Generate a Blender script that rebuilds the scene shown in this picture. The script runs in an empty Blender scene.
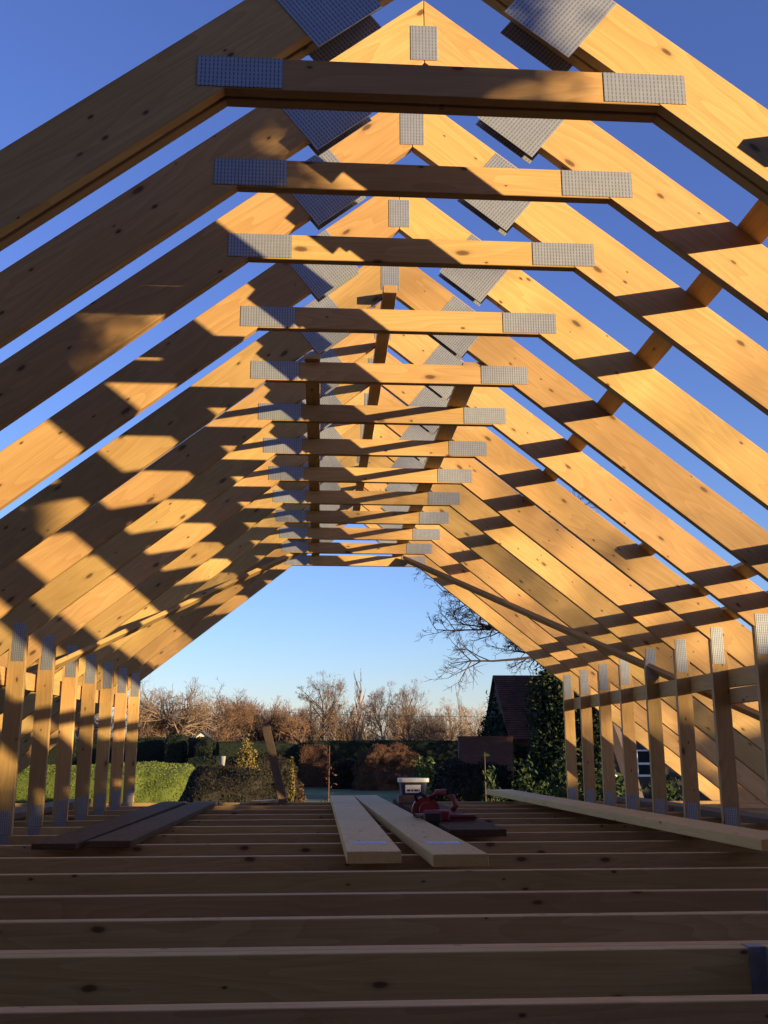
import bpy, bmesh, math, random
from mathutils import Vector, Matrix, noise
R = math.radians
rnd = random.Random(7)
sc = bpy.context.scene
C = sc.collection

# ------------------------------------------------------------------ camera
CAMX, CAMZ, F = -0.3053, 0.4057, 999.76
PITCH, YAW, ROLL = 13.5825, 3.6255, -0.0661
cd = bpy.data.cameras.new('camera'); cam = bpy.data.objects.new('camera', cd); C.objects.link(cam)
cam.location = (CAMX, 0, CAMZ)
cam.rotation_euler = (R(90 + PITCH), R(-ROLL), R(-YAW))
cd.sensor_fit = 'VERTICAL'; cd.sensor_height = 24; cd.lens = F / 1024 * 24
cd.clip_start = 0.05; cd.clip_end = 3000
sc.camera = cam

def at(x, y, Y):
    """photo direction -> world point on the plane at distance Y (used to site the far garden)"""
    u = (512 - y) / F; xx = (x - 384) / F
    t = R(PITCH); Yc = math.cos(t) - u * math.sin(t); Z = math.sin(t) + u * math.cos(t)
    a = R(YAW); dx = xx * math.cos(a) + Yc * math.sin(a); dy = -xx * math.sin(a) + Yc * math.cos(a)
    s = Y / dy
    return Vector((CAMX + dx * s, Y, CAMZ + Z * s))

# ------------------------------------------------------------------ materials
def newmat(name):
    m = bpy.data.materials.new(name); m.use_nodes = True
    nt = m.node_tree; b = nt.nodes['Principled BSDF']
    return m, nt, b
def N(nt, t, **kw):
    n = nt.nodes.new(t)
    for k, v in kw.items():
        if k in n.inputs: n.inputs[k].default_value = v
        else: setattr(n, k, v)
    return n
def ramp(nt, stops):
    n = nt.nodes.new('ShaderNodeValToRGB'); e = n.color_ramp.elements
    e[0].position, e[0].color = stops[0][0], (*stops[0][1], 1)
    e[1].position, e[1].color = stops[-1][0], (*stops[-1][1], 1)
    for p, c in stops[1:-1]:
        q = e.new(p); q.color = (*c, 1)
    return n
def mixc(nt, fac, a, b, mode='MIX'):
    n = nt.nodes.new('ShaderNodeMix'); n.data_type = 'RGBA'; n.blend_type = mode
    L = nt.links
    for i, v in ((0, fac), (6, a), (7, b)):
        if hasattr(v, 'links') or hasattr(v, 'is_linked'): L.new(v, n.inputs[i])
        else: n.inputs[i].default_value = v if i == 0 else (*v, 1)
    return n.outputs[2]
def math_(nt, op, a, b=None):
    n = nt.nodes.new('ShaderNodeMath'); n.operation = op
    for i, v in enumerate((a, b)):
        if v is None: continue
        if hasattr(v, 'is_linked'): nt.links.new(v, n.inputs[i])
        else: n.inputs[i].default_value = v
    return n.outputs[0]

def wood(name, pale, dark, knot, knots=True, rough=.62, contrast=.55):
    m, nt, b = newmat(name); L = nt.links
    tc = N(nt, 'ShaderNodeTexCoord'); oi = N(nt, 'ShaderNodeObjectInfo')
    off = N(nt, 'ShaderNodeVectorMath', operation='MULTIPLY_ADD')
    comb = N(nt, 'ShaderNodeCombineXYZ')
    for i in range(3): L.new(oi.outputs['Random'], comb.inputs[i])
    L.new(comb.outputs[0], off.inputs[0]); off.inputs[1].default_value = (91.3, 17.7, 29.1)
    L.new(tc.outputs['Object'], off.inputs[2])
    P = off.outputs[0]
    mp = N(nt, 'ShaderNodeMapping'); mp.inputs['Scale'].default_value = (0.9, 7, 7); L.new(P, mp.inputs[0])
    n1 = N(nt, 'ShaderNodeTexNoise', Scale=1.0, Detail=2.0, Distortion=.3); L.new(mp.outputs[0], n1.inputs['Vector'])
    bands = math_(nt, 'FRACT', math_(nt, 'MULTIPLY', n1.outputs['Fac'], 13.0))
    mp2 = N(nt, 'ShaderNodeMapping'); mp2.inputs['Scale'].default_value = (5, 140, 140); L.new(P, mp2.inputs[0])
    n2 = N(nt, 'ShaderNodeTexNoise', Scale=1.0, Detail=3.0); L.new(mp2.outputs[0], n2.inputs['Vector'])
    mp3 = N(nt, 'ShaderNodeMapping'); mp3.inputs['Scale'].default_value = (1.3, 3, 3); L.new(P, mp3.inputs[0])
    n3 = N(nt, 'ShaderNodeTexNoise', Scale=1.0, Detail=3.0); L.new(mp3.outputs[0], n3.inputs['Vector'])
    f = math_(nt, 'ADD', math_(nt, 'MULTIPLY', bands, .35), math_(nt, 'MULTIPLY', n2.outputs['Fac'], .65))
    f = math_(nt, 'MULTIPLY', f, contrast)
    col = mixc(nt, f, pale, dark)
    blot = math_(nt, 'MULTIPLY', math_(nt, 'SUBTRACT', n3.outputs['Fac'], .45), 1.6)
    blot = math_(nt, 'MAXIMUM', blot, 0.0)
    col = mixc(nt, blot, col, dark)
    # every board has a tone of its own
    hsv = N(nt, 'ShaderNodeHueSaturation'); L.new(col, hsv.inputs['Color'])
    L.new(math_(nt, 'ADD', math_(nt, 'MULTIPLY', oi.outputs['Random'], .42), .76), hsv.inputs['Value'])
    fr = math_(nt, 'FRACT', math_(nt, 'MULTIPLY', oi.outputs['Random'], 17.3))
    L.new(math_(nt, 'ADD', math_(nt, 'MULTIPLY', fr, .016), .492), hsv.inputs['Hue'])
    col = hsv.outputs[0]
    if knots:
        ks = N(nt, 'ShaderNodeSeparateXYZ'); L.new(P, ks.inputs[0])
        kx = N(nt, 'ShaderNodeCombineXYZ'); L.new(ks.outputs[0], kx.inputs[0]); L.new(math_(nt, 'ADD', ks.outputs[1], ks.outputs[2]), kx.inputs[1])
        wob = N(nt, 'ShaderNodeTexNoise', Scale=30.0, Detail=2.0); L.new(P, wob.inputs['Vector'])
        for sx_, sy_, thr, r_, amt in ((3.4, 8.0, .58, .09, .9), (7.0, 13.0, .80, .075, .95)):
            mk = N(nt, 'ShaderNodeMapping'); mk.inputs['Scale'].default_value = (sx_, sy_, 1); mk.inputs['Location'].default_value = (r_ * 50, 3.3, 0); L.new(kx.outputs[0], mk.inputs[0])
            vz = N(nt, 'ShaderNodeTexVoronoi', Scale=1.0); vz.voronoi_dimensions = '2D'; L.new(mk.outputs[0], vz.inputs['Vector'])
            sep = N(nt, 'ShaderNodeSeparateColor'); L.new(vz.outputs['Color'], sep.inputs[0])
            on = math_(nt, 'GREATER_THAN', sep.outputs[0], thr)
            size = math_(nt, 'ADD', math_(nt, 'MULTIPLY', sep.outputs[1], .8), .5)
            dist = math_(nt, 'DIVIDE', math_(nt, 'ADD', vz.outputs['Distance'], math_(nt, 'MULTIPLY', math_(nt, 'SUBTRACT', wob.outputs['Fac'], .5), .05)), size)
            rk = ramp(nt, [(.0, (1, 1, 1)), (r_ * .55, (.9, .9, .9)), (r_ * .72, (.5, .5, .5)), (r_ * .85, (.2, .2, .2)), (r_ * 1.6, (0, 0, 0))])
            L.new(dist, rk.inputs[0])
            kf = math_(nt, 'MULTIPLY', math_(nt, 'MULTIPLY', rk.outputs[0], on), amt)
            col = mixc(nt, kf, col, knot)
    L.new(col, b.inputs['Base Color']); b.inputs['Roughness'].default_value = rough
    b.inputs['Specular IOR Level'].default_value = .3 if rough < .7 else .08
    bp = N(nt, 'ShaderNodeBump', Strength=.25, Distance=.002); L.new(n2.outputs['Fac'], bp.inputs['Height'])
    L.new(bp.outputs[0], b.inputs['Normal'])
    return m
PINE = wood('pine_timber', (.60, .385, .15), (.36, .20, .06), (.08, .036, .012), contrast=.9)
PALE = wood('pale_sawn_board', (.68, .46, .165), (.44, .27, .08), (.13, .07, .04), contrast=.75)
WEATHERED = wood('weathered_dark_board', (.17, .10, .05), (.06, .036, .02), (.02, .015, .012), rough=.8, contrast=.9)
GREYWOOD = wood('greyed_post', (.20, .145, .095), (.10, .07, .045), (.05, .03, .02), rough=.75)

def plate_mat():
    m, nt, b = newmat('galvanised_nail_plate'); L = nt.links
    tc = N(nt, 'ShaderNodeTexCoord'); sx = N(nt, 'ShaderNodeSeparateXYZ'); L.new(tc.outputs['Object'], sx.inputs[0])
    fx = math_(nt, 'FRACT', math_(nt, 'ADD', math_(nt, 'DIVIDE', sx.outputs[0], .0108), 50.0))
    row = math_(nt, 'ADD', math_(nt, 'DIVIDE', sx.outputs[2], .0128), 50.0)
    fz = math_(nt, 'FRACT', row)
    slot = math_(nt, 'MULTIPLY', math_(nt, 'LESS_THAN', math_(nt, 'ABSOLUTE', math_(nt, 'SUBTRACT', fx, .5)), .17),
                 math_(nt, 'LESS_THAN', math_(nt, 'ABSOLUTE', math_(nt, 'SUBTRACT', fz, .5)), .38))
    ns = N(nt, 'ShaderNodeTexNoise', Scale=35.0, Detail=3.0); L.new(tc.outputs['Object'], ns.inputs['Vector'])
    base = mixc(nt, ns.outputs['Fac'], (.34, .36, .38), (.50, .52, .54))
    L.new(mixc(nt, slot, base, (.15, .145, .14)), b.inputs['Base Color'])
    L.new(math_(nt, 'MULTIPLY', math_(nt, 'SUBTRACT', 1.0, slot), .6), b.inputs['Metallic'])
    b.inputs['Roughness'].default_value = .38
    bp = N(nt, 'ShaderNodeBump', Strength=.8, Distance=.003); bp.invert = True
    L.new(slot, bp.inputs['Height']); L.new(bp.outputs[0], b.inputs['Normal'])
    return m
PLATE = plate_mat()

def plain(name, col, rough=.6, metal=0., var=.25, scale=6., bump=0., col2=None):
    m, nt, b = newmat(name); L = nt.links
    tc = N(nt, 'ShaderNodeTexCoord'); ns = N(nt, 'ShaderNodeTexNoise', Scale=scale, Detail=5.0)
    L.new(tc.outputs['Object'], ns.inputs['Vector'])
    c2 = col2 or tuple(c * (1 - var) for c in col)
    rp = ramp(nt, [(.35, c2), (.65, col)]); L.new(ns.outputs['Fac'], rp.inputs[0])
    L.new(rp.outputs[0], b.inputs['Base Color'])
    b.inputs['Roughness'].default_value = rough; b.inputs['Metallic'].default_value = metal
    if bump:
        bp = N(nt, 'ShaderNodeBump', Strength=bump, Distance=.02); L.new(ns.outputs['Fac'], bp.inputs['Height']); L.new(bp.outputs[0], b.inputs['Normal'])
    return m
def leafmat(name, a, bcol, c, scale=.8):
    """foliage colour varies leaf by leaf and clump by clump"""
    m, nt, b = newmat(name); L = nt.links
    geo = N(nt, 'ShaderNodeNewGeometry'); tc = N(nt, 'ShaderNodeTexCoord')
    ns = N(nt, 'ShaderNodeTexNoise', Scale=scale, Detail=3.0); L.new(tc.outputs['Object'], ns.inputs['Vector'])
    rp = ramp(nt, [(0, a), (.55, bcol), (1, c)]); L.new(geo.outputs['Random Per Island'], rp.inputs[0])
    col = mixc(nt, ns.outputs['Fac'], rp.outputs[0], a, 'MIX')
    L.new(col, b.inputs['Base Color']); b.inputs['Roughness'].default_value = .7
    b.inputs['Specular IOR Level'].default_value = .2
    return m
def brick(name, c1, c2, mortar, scale=1.0):
    m, nt, b = newmat(name); L = nt.links
    tc = N(nt, 'ShaderNodeTexCoord')
    sx = N(nt, 'ShaderNodeSeparateXYZ'); L.new(tc.outputs['Object'], sx.inputs[0])
    cx = N(nt, 'ShaderNodeCombineXYZ'); L.new(math_(nt, 'ADD', sx.outputs[0], sx.outputs[1]), cx.inputs[0]); L.new(sx.outputs[2], cx.inputs[1])
    bt = N(nt, 'ShaderNodeTexBrick', Scale=1.0 * scale); bt.inputs['Brick Width'].default_value = .225; bt.inputs['Row Height'].default_value = .075
    bt.inputs['Mortar Size'].default_value = .008
    bt.inputs['Color1'].default_value = (*c1, 1); bt.inputs['Color2'].default_value = (*c2, 1); bt.inputs['Mortar'].default_value = (*mortar, 1)
    L.new(cx.outputs[0], bt.inputs['Vector']); L.new(bt.outputs['Color'], b.inputs['Base Color']); b.inputs['Roughness'].default_value = .85
    return m
GRASS = plain('lawn_grass', (.075, .12, .03), .9, var=.45, scale=.6, bump=.3)
CONCRETE = plain('concrete', (.25, .24, .23), .85, var=.3, scale=3)
BRICK = brick('red_brick', (.30, .12, .075), (.22, .09, .06), (.28, .25, .22))
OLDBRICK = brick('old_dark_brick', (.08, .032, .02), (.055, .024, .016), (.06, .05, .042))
TILE = plain('old_red_roof_tile', (.13, .045, .025), .85, scale=3.5, col2=(.055, .025, .018), bump=.4)
SLATE = plain('dark_slate', (.06, .06, .065), .6)
DARKWALL = plain('dark_stained_weatherboard', (.055, .045, .038), .8, scale=2)
WHITEP = plain('white_paint', (.78, .78, .76), .5, var=.1)
CREAM = plain('cream_render', (.62, .52, .42), .8, var=.15)
BARK = plain('grey_brown_bark', (.15, .095, .055), .9, scale=4, col2=(.08, .05, .03))
BARKRED = plain('russet_twig_bark', (.20, .11, .06), .9, scale=.8, col2=(.12, .07, .042))
BARKPALE = plain('pale_twig_bark', (.27, .19, .125), .9, scale=2, col2=(.17, .11, .07))
BARKDARK = plain('dark_twig_bark', (.09, .06, .05), .9, scale=2)
def glass():
    m, nt, b = newmat('window_glass'); b.inputs['Base Color'].default_value = (.02, .025, .03, 1)
    b.inputs['Roughness'].default_value = .06; b.inputs['Specular IOR Level'].default_value = .8
    return m
GLASS = glass()

# ------------------------------------------------------------------ mesh helpers
def link(name, me, m, parent=None):
    o = bpy.data.objects.new(name, me); C.objects.link(o)
    if m is not None:
        for mm in (m if isinstance(m, (list, tuple)) else [m]): me.materials.append(mm)
    if parent is not None: o.parent = parent
    return o
def bm_obj(name, bm, m, parent=None, smooth=False):
    me = bpy.data.meshes.new(name); bm.to_mesh(me); bm.free()
    if smooth:
        for p in me.polygons: p.use_smooth = True
    return link(name, me, m, parent)
def pyd(name, vs, fs, m, parent=None, smooth=False):
    me = bpy.data.meshes.new(name); me.from_pydata(vs, [], fs); me.update()
    if smooth:
        for p in me.polygons: p.use_smooth = True
    return link(name, me, m, parent)
def tag(o, label=None, cat=None, group=None, kind=None):
    if label: o['label'] = label
    if cat: o['category'] = cat
    if group: o['group'] = group
    if kind: o['kind'] = kind
    return o
def empty(name, loc, rz=0):
    o = bpy.data.objects.new(name, None); C.objects.link(o); o.location = loc; o.rotation_euler = (0, 0, rz)
    o.empty_display_size = .2
    return o
def copy_tree(o, parent=None):
    c = o.copy(); C.objects.link(c)
    if parent is not None: c.parent = parent
    for ch in list(o.children): copy_tree(ch, c)
    return c
def bevel(bm, w):
    if w: bmesh.ops.bevel(bm, geom=list(bm.edges), offset=w, segments=1, affect='EDGES', profile=.5)
def prism(name, poly, t, m, parent, ang=0., y0=0., bev=.0018):
    """poly in the X-Z plane, extruded along +Y by t; local x runs along ang so the grain follows the timber"""
    cx = sum(p[0] for p in poly) / len(poly); cz = sum(p[1] for p in poly) / len(poly)
    ca, sa = math.cos(ang), math.sin(ang)
    bm = bmesh.new(); fr = []; bk = []
    for x, z in poly:
        dx, dz = x - cx, z - cz
        lx, lz = dx * ca + dz * sa, -dx * sa + dz * ca
        fr.append(bm.verts.new((lx, -t / 2, lz))); bk.append(bm.verts.new((lx, t / 2, lz)))
    bm.faces.new(fr); bm.faces.new(bk[::-1])
    n = len(poly)
    for i in range(n): bm.faces.new((fr[i], bk[i], bk[(i + 1) % n], fr[(i + 1) % n]))
    bmesh.ops.recalc_face_normals(bm, faces=bm.faces)
    bevel(bm, bev)
    o = bm_obj(name, bm, m, parent)
    o.location = (cx, y0 + t / 2, cz); o.rotation_euler = (0, -ang, 0)
    return o
def box_bm(bm, lo, hi, M=None):
    vs = [Vector((x, y, z)) for x in (lo[0], hi[0]) for y in (lo[1], hi[1]) for z in (lo[2], hi[2])]
    if M: vs = [M @ v for v in vs]
    v = [bm.verts.new(p) for p in vs]
    for f in ((0, 1, 3, 2), (4, 6, 7, 5), (0, 4, 5, 1), (2, 3, 7, 6), (0, 2, 6, 4), (1, 5, 7, 3)):
        bm.faces.new([v[i] for i in f])
def box(name, lo, hi, m, parent=None, bev=0., M=None):
    bm = bmesh.new(); box_bm(bm, lo, hi, M); bmesh.ops.recalc_face_normals(bm, faces=bm.faces); bevel(bm, bev)
    return bm_obj(name, bm, m, parent)
def beam(name, p0, p1, w, t, m, parent=None, up=(0, 0, 1), bev=.002, bow=0.):
    """board from p0 to p1; w across, t thick along 'up'"""
    p0, p1, up = Vector(p0), Vector(p1), Vector(up)
    x = (p1 - p0); ln = x.length; x.normalize(); y = up.cross(x).normalized(); z = x.cross(y)
    M = Matrix((x, y, z)).transposed().to_4x4(); M.translation = (p0 + p1) / 2
    bm = bmesh.new(); n = 12 if bow else 1; rings = []
    for i in range(n + 1):
        s = i / n; bx = -ln / 2 + ln * s; bz = -bow * 4 * s * (1 - s)
        rings.append([bm.verts.new((bx, yy, zz + bz)) for yy, zz in ((-w / 2, -t / 2), (w / 2, -t / 2), (w / 2, t / 2), (-w / 2, t / 2))])
    for a, b in zip(rings, rings[1:]):
        for j in range(4): bm.faces.new((a[j], b[j], b[(j + 1) % 4], a[(j + 1) % 4]))
    bm.faces.new(rings[0]); bm.faces.new(rings[-1][::-1])
    bmesh.ops.recalc_face_normals(bm, faces=bm.faces)
    if not bow: bevel(bm, bev)
    o = bm_obj(name, bm, m, parent); o.matrix_world = M
    return o
def lathe(name, prof, m, parent=None, n=24, loc=(0, 0, 0)):
    vs = []; fs = []
    for r, z in prof:
        for i in range(n):
            a = 2 * math.pi * i / n; vs.append((loc[0] + r * math.cos(a), loc[1] + r * math.sin(a), loc[2] + z))
    for k in range(len(prof) - 1):
        for i in range(n):
            j = (i + 1) % n; fs.append((k * n + i, k * n + j, (k + 1) * n + j, (k + 1) * n + i))
    return pyd(name, vs, fs, m, parent, True)
def tube(vs, fs, pts, radii, n=5):
    base = len(vs); m = len(pts)
    for k, (p, r) in enumerate(zip(pts, radii)):
        d = (pts[min(k + 1, m - 1)] - pts[max(k - 1, 0)])
        if d.length < 1e-6: d = Vector((0, 0, 1))
        d.normalize(); a = d.orthogonal().normalized(); b = d.cross(a)
        for i in range(n):
            t = 2 * math.pi * i / n; vs.append(p + a * (r * math.cos(t)) + b * (r * math.sin(t)))
    for k in range(m - 1):
        for i in range(n):
            j = (i + 1) % n
            fs.append((base + k * n + i, base + k * n + j, base + (k + 1) * n + j, base + (k + 1) * n + i))
    fs.append(tuple(base + i for i in range(n))[::-1]); fs.append(tuple(base + (m - 1) * n + i for i in range(n)))

# ------------------------------------------------------------------ roof trusses
FZ = -.016; SL = .7978; TH = math.atan(SL); ZT = 2.839; ZB = 2.599; T = .035
def Yk(k):
    if k <= 0: return 2.3411 + k * .4745
    if k == 1: return 2.8156
    return 3.2772 + (k - 2) * .6
def along(s, perp, sg):            # point on a rafter: s down the slope from the apex, perp below its top edge
    return (sg * (s * math.cos(TH) - perp * math.sin(TH)), ZT - s * math.sin(TH) - perp * math.cos(TH))
def make_truss():
    root = empty('roof_truss', (0, Yk(0), 0))
    for sg in (-1, 1):
        g = .001
        poly = [(sg * g, ZT - g * SL), (sg * g, ZB - g * SL), (sg * 3.2725, FZ + .0015), (sg * 3.582, FZ + .0015)]
        prism('rafter', poly, T, PINE, root, ang=-sg * TH)
    prism('floor_joist', [(-3.56, FZ), (3.56, FZ), (3.56, -.22), (-3.56, -.22)], T + .010, PINE, root, y0=-.005)
    zt, zb = 2.223, 2.126; e = .0015
    prism('collar_tie', [(-(ZB - zt) / SL + e, zt), ((ZB - zt) / SL - e, zt), ((ZB - zb) / SL - e, zb), (-(ZB - zb) / SL + e, zb)], T, PINE, root)
    for sg in (-1, 1):
        xi, xo = 1.94, 2.035
        prism('stud', [(sg * xi, FZ + .0015), (sg * xo, FZ + .0015), (sg * xo, ZB - SL * xo - e), (sg * xi, ZB - SL * xi - e)], T, PINE, root, ang=math.pi / 2)
    def plate(x0, x1, z0, z1, ang=0., cx=0, cz=0):
        for y in (-.0022, T + .0002):
            if ang == 0: prism('nail_plate', [(x0, z0), (x1, z0), (x1, z1), (x0, z1)], .002, PLATE, root, y0=y, bev=0)
            else:
                pts = [along(a, b, ang) for a, b in ((x0, z0), (x1, z0), (x1, z1), (x0, z1))]
                prism('nail_plate', pts, .002, PLATE, root, ang=-ang * TH, y0=y, bev=0)
    plate(-.044, .044, 2.607, 2.737)
    for sg in (-1, 1):
        a, b = sorted((sg * .437, sg * .664)); plate(a, b, 2.131, 2.221)
        plate(.405, .627, .004, .236, ang=sg)
        a, b = sorted((sg * 1.948, sg * 2.016)); plate(a, b, .905, 1.115)
        for y in (-.0072, T + .0052): prism('nail_plate', [(a, -.1), (b, -.1), (b, FZ - .001), (a, FZ - .001)], .002, PLATE, root, y0=y, bev=0)
        plate(a, b, FZ + .003, .11)
    return root
ordn = {-1: 'floor joist and truss almost under the camera, in front of the doubled truss, its joist lowest in the frame',
        0: 'front half of the doubled pine roof truss nearest the camera',
        1: 'pine roof truss right behind the doubled one, its ridge plate highest in view',
        2: 'third pine roof truss bay back, dark left rafter with one sunlit patch',
        3: 'fourth pine roof truss back, last one before the ridge binder starts',
        4: 'pine roof truss where the long binders under the ridge and over the collars begin',
        5: 'pine roof truss one bay behind the near end of the collar binders',
        6: 'pine roof truss whose left stud stands second from the left edge of the photo',
        7: 'pine roof truss whose left stud stands third from the left edge of the photo',
        8: 'fifth roof truss counted from the far open gable end',
        9: 'fourth roof truss counted from the far open gable end',
        10: 'third roof truss counted from the far open gable end',
        11: 'last but one roof truss before the far open gable end',
        12: 'farthest roof truss framing the open gable and the garden view'}
ordn[-1] = 'roof truss nearest the camera, only its floor joist showing at the bottom edge'
G = 'pine attic roof trusses standing in a row'
proto = make_truss(); trusses = {}
for k in range(0, 13):
    o = proto if k == 0 else copy_tree(proto)
    o.location = (.011 + rnd.uniform(-.003, .003), Yk(k), 0)
    if k: o.rotation_euler = (rnd.uniform(-.0015, .0015), rnd.uniform(-.0008, .0008), rnd.uniform(-.0015, .0015))
    tag(o, ordn[k], 'roof truss', G); trusses[k] = o
o = copy_tree(proto); o.location = (.013, Yk(0) + T + .0105, 0)
for tr, side in ((trusses[0], 1), (o, -1)):      # no plates between the two halves
    for ch in list(tr.children):
        if ch.name.startswith('nail_plate') and (ch.location.y - T / 2) * side > 0: bpy.data.objects.remove(ch)
tag(o, 'rear half of the doubled pine roof truss nearest the camera, tight behind the front half', 'roof truss', G)

trusses[-1] = jn = empty('floor_joist', (0, Yk(-1), 0))
tag(jn, 'lone pine floor joist lowest in the picture, in front of the trusses', 'floor joist')
prism('joist', [(-3.56, FZ), (3.56, FZ), (3.56, -.22), (-3.56, -.22)], T + .010, PINE, jn, y0=-.005)
# splice plates on the near joists, hanger and trimmer at the right
for k, x0, x1 in ((-1, .56, .80), (2, 1.10, 1.36)):
    prism('nail_plate', [(x0, -.15), (x1, -.15), (x1, FZ - .003), (x0, FZ - .003)], .002, PLATE, trusses[k], y0=-.0075, bev=0)
hg = empty('joist_hanger', (.72, Yk(0) - .005, FZ))
tag(hg, 'grey metal joist hanger hooked over the joist at the bottom right corner', 'bracket')
STEEL = plain('galvanised_sheet', (.26, .25, .24), .65, .25, scale=30)
bm = bmesh.new()
for x in (-.0275, .0255): box_bm(bm, (x, -.075, -.2), (x + .002, 0, .003))
box_bm(bm, (-.0255, -.075, -.2), (.0255, 0, -.198))
bm_obj('cradle', bm, STEEL, hg)
bm = bmesh.new()
for s in (-1, 1):
    a, b = sorted((s * .0275, s * .065)); box_bm(bm, (a, -.003, -.19), (b, -.001, .001)); box_bm(bm, (a, -.003, .001), (b, .04, .003))
bm_obj('flange', bm, STEEL, hg)
tag(beam('trimmer_joist', (.7205, Yk(-1) + .043, -.115), (.7205, Yk(0) - .009, -.115), .048, .194, PINE), 'short pine trimmer held in the metal hanger at the bottom right corner', 'timber')

# ------------------------------------------------------------------ longitudinal timbers
def btag(o, l, cat='timber', g=None): return tag(o, l, cat, g)
YE = Yk(12) + T + .02
btag(beam('binder', (-.362, Yk(4) - .03, 2.223 + .0125), (-.362, YE, 2.223 + .0125), .075, .024, PINE), 'long brown binder lying over the collars left of the middle')
btag(beam('binder', (.412, Yk(4) + .02, 2.223 + .0125), (.412, YE, 2.223 + .0125), .097, .024, PINE), 'long brown binder lying over the collars right of the middle')
btag(beam('binder', (.005, Yk(4) - .09, 2.566), (.005, YE, 2.566), .066, .04, PINE), 'long brown binder running under the ridge of the trusses')
nr = Vector((math.sin(TH), 0, math.cos(TH)))
def batten(X, y0, y1, w, t, label):
    c = Vector((X, 0, ZT - SL * X)) + nr * (t / 2 + .002)
    return btag(beam('batten', (c.x, y0, c.z), (c.x, y1, c.z), w, t, PINE, up=nr), label, 'batten', 'battens nailed over the right hand roof slope')
batten(1.04, Yk(0) - .15, Yk(12) + .05, .095, .035, 'highest batten nailed across the outside of the right rafters')
batten(1.60, Yk(6) - .12, Yk(6) + .16, .09, .035, 'short batten offcut on the right rafters, below the highest batten')
batten(1.90, Yk(1) - .10, Yk(12) + .05, .09, .035, 'batten across the right rafters just above the lowest one')
batten(2.07, Yk(5) - .30, Yk(12) + .05, .09, .035, 'lowest batten across the right rafters, close over the studs')
def brace(a, b, label):
    p = [Vector((x, y, ZB - SL * abs(x))) for x, y in (a, b)]
    n_ = Vector((-math.copysign(math.sin(TH), a[0]), 0, -math.cos(TH)))
    p = [q + n_ * .017 for q in p]
    return btag(beam('diagonal_brace', p[0], p[1], .09, .03, PINE, up=n_), label, 'brace')
brace((.50, 9.25), (2.62, 5.95), 'long dark diagonal brace across the underside of the right rafters')
brace((-.44, 8.98), (-2.2, 6.42), 'long thin sunlit diagonal brace across the underside of the left rafters')
for sg, s in ((1, 'right'), (-1, 'left')):
    btag(beam('rail', (sg * 2.056, Yk(4) - .1 if sg > 0 else Yk(4), .812), (sg * 2.056, YE, .852), .035, .10, PINE), 'horizontal rail fixed behind the row of %s wall studs' % s, 'rail')
btag(beam('rail', (2.056, Yk(1), .722), (2.056, Yk(6) + .04, .722), .035, .085, PINE), 'second rail lapped just below the right rail near the camera', 'rail')

# ------------------------------------------------------------------ boards lying on the joists
def flat(name, a, b, w, t, z, m, label, cat='board', bow=0., g=None):
    return tag(beam(name, (a[0], a[1], FZ + z + t / 2), (b[0], b[1], FZ + z + t / 2), w, t, m, bow=bow), label, cat, g)
pl1 = flat('timber_plank', (-.082, 4.14), (-.088, 9.62), .215, .047, .0, PALE, 'left one of two pale sawn planks in the middle of the floor')
pl2 = flat('timber_plank', (.243, 4.0), (.128, 9.62), .215, .047, .0, PALE, 'right one of two pale sawn planks in the middle of the floor')
STAMP = plain('blue_white_print', (.55, .62, .72), .6, var=.35, scale=60)
for pl, y in ((pl1, 4.52), (pl2, 4.50)):
    ln = pl.dimensions.x; lx = -ln / 2 + (y - (4.14 if pl is pl1 else 4.0))
    st = box('printed_mark', (lx - .05, -.075, .0238), (lx + .07, .07, .0246), STAMP, pl)
flat('scaffold_board', (1.62, 9.1), (1.85, 5.0), .23, .038, .0, WEATHERED, 'dark weathered board at the foot of the right studs, under the long pale plank')
flat('timber_plank', (1.42, 9.9), (1.58, 4.1), .225, .045, .0405, PALE, 'long pale plank running along in front of the right studs', bow=.0)
flat('scaffold_board', (-1.50, 4.85), (-1.53, 9.0), .2, .026, .0, WEATHERED, 'dark weathered board on the left, the one nearer the studs')
flat('scaffold_board', (-1.27, 4.93), (-1.25, 8.95), .2, .03, .0, WEATHERED, 'dark weathered board on the left, the one nearer the middle')
flat('scaffold_board', (.53, 5.42), (.50, 9.1), .30, .036, .0, WEATHERED, 'dark wide board under the red tool and the white lidded tub')
flat('walkway_board', (-2.42, 4.0), (-2.40, 9.3), .2, .038, .0, GREYWOOD, 'grey board lying outside the left studs')
flat('walkway_board', (2.50, 3.6), (2.46, 9.3), .2, .038, .0, GREYWOOD, 'grey board lying outside the right studs')
flat('board_offcut', (-.86, 9.17), (-.68, 9.42), .14, .02, .0, PALE, 'small pale offcut lying by the foot of the leaning post')
# leaning post with a rounded top
bm = bmesh.new()
prof = [(-.0375, 0), (.0375, 0), (.0375, .69), (.027, .71), (0, .718), (-.027, .71), (-.0375, .69)]
fr = [bm.verts.new((x, -.0235, z)) for x, z in prof]; bk = [bm.verts.new((x, .0235, z)) for x, z in prof]
bm.faces.new(fr); bm.faces.new(bk[::-1])
for i in range(7): bm.faces.new((fr[i], bk[i], bk[(i + 1) % 7], fr[(i + 1) % 7]))
bmesh.ops.recalc_face_normals(bm, faces=bm.faces); bevel(bm, .002)
M = Matrix.Rotation(math.pi / 2, 4, 'Y')
bm.transform(Matrix.Rotation(math.pi / 2, 4, 'Y'))
po = bm_obj('leaning_post', bm, GREYWOOD)
po.location = (-.61, 9.23, -.025); po.rotation_euler = (0, -math.pi / 2 - R(14.5), 0)
tag(po, 'grey rounded post leaning to the left at the far edge of the joists', 'post')

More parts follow.
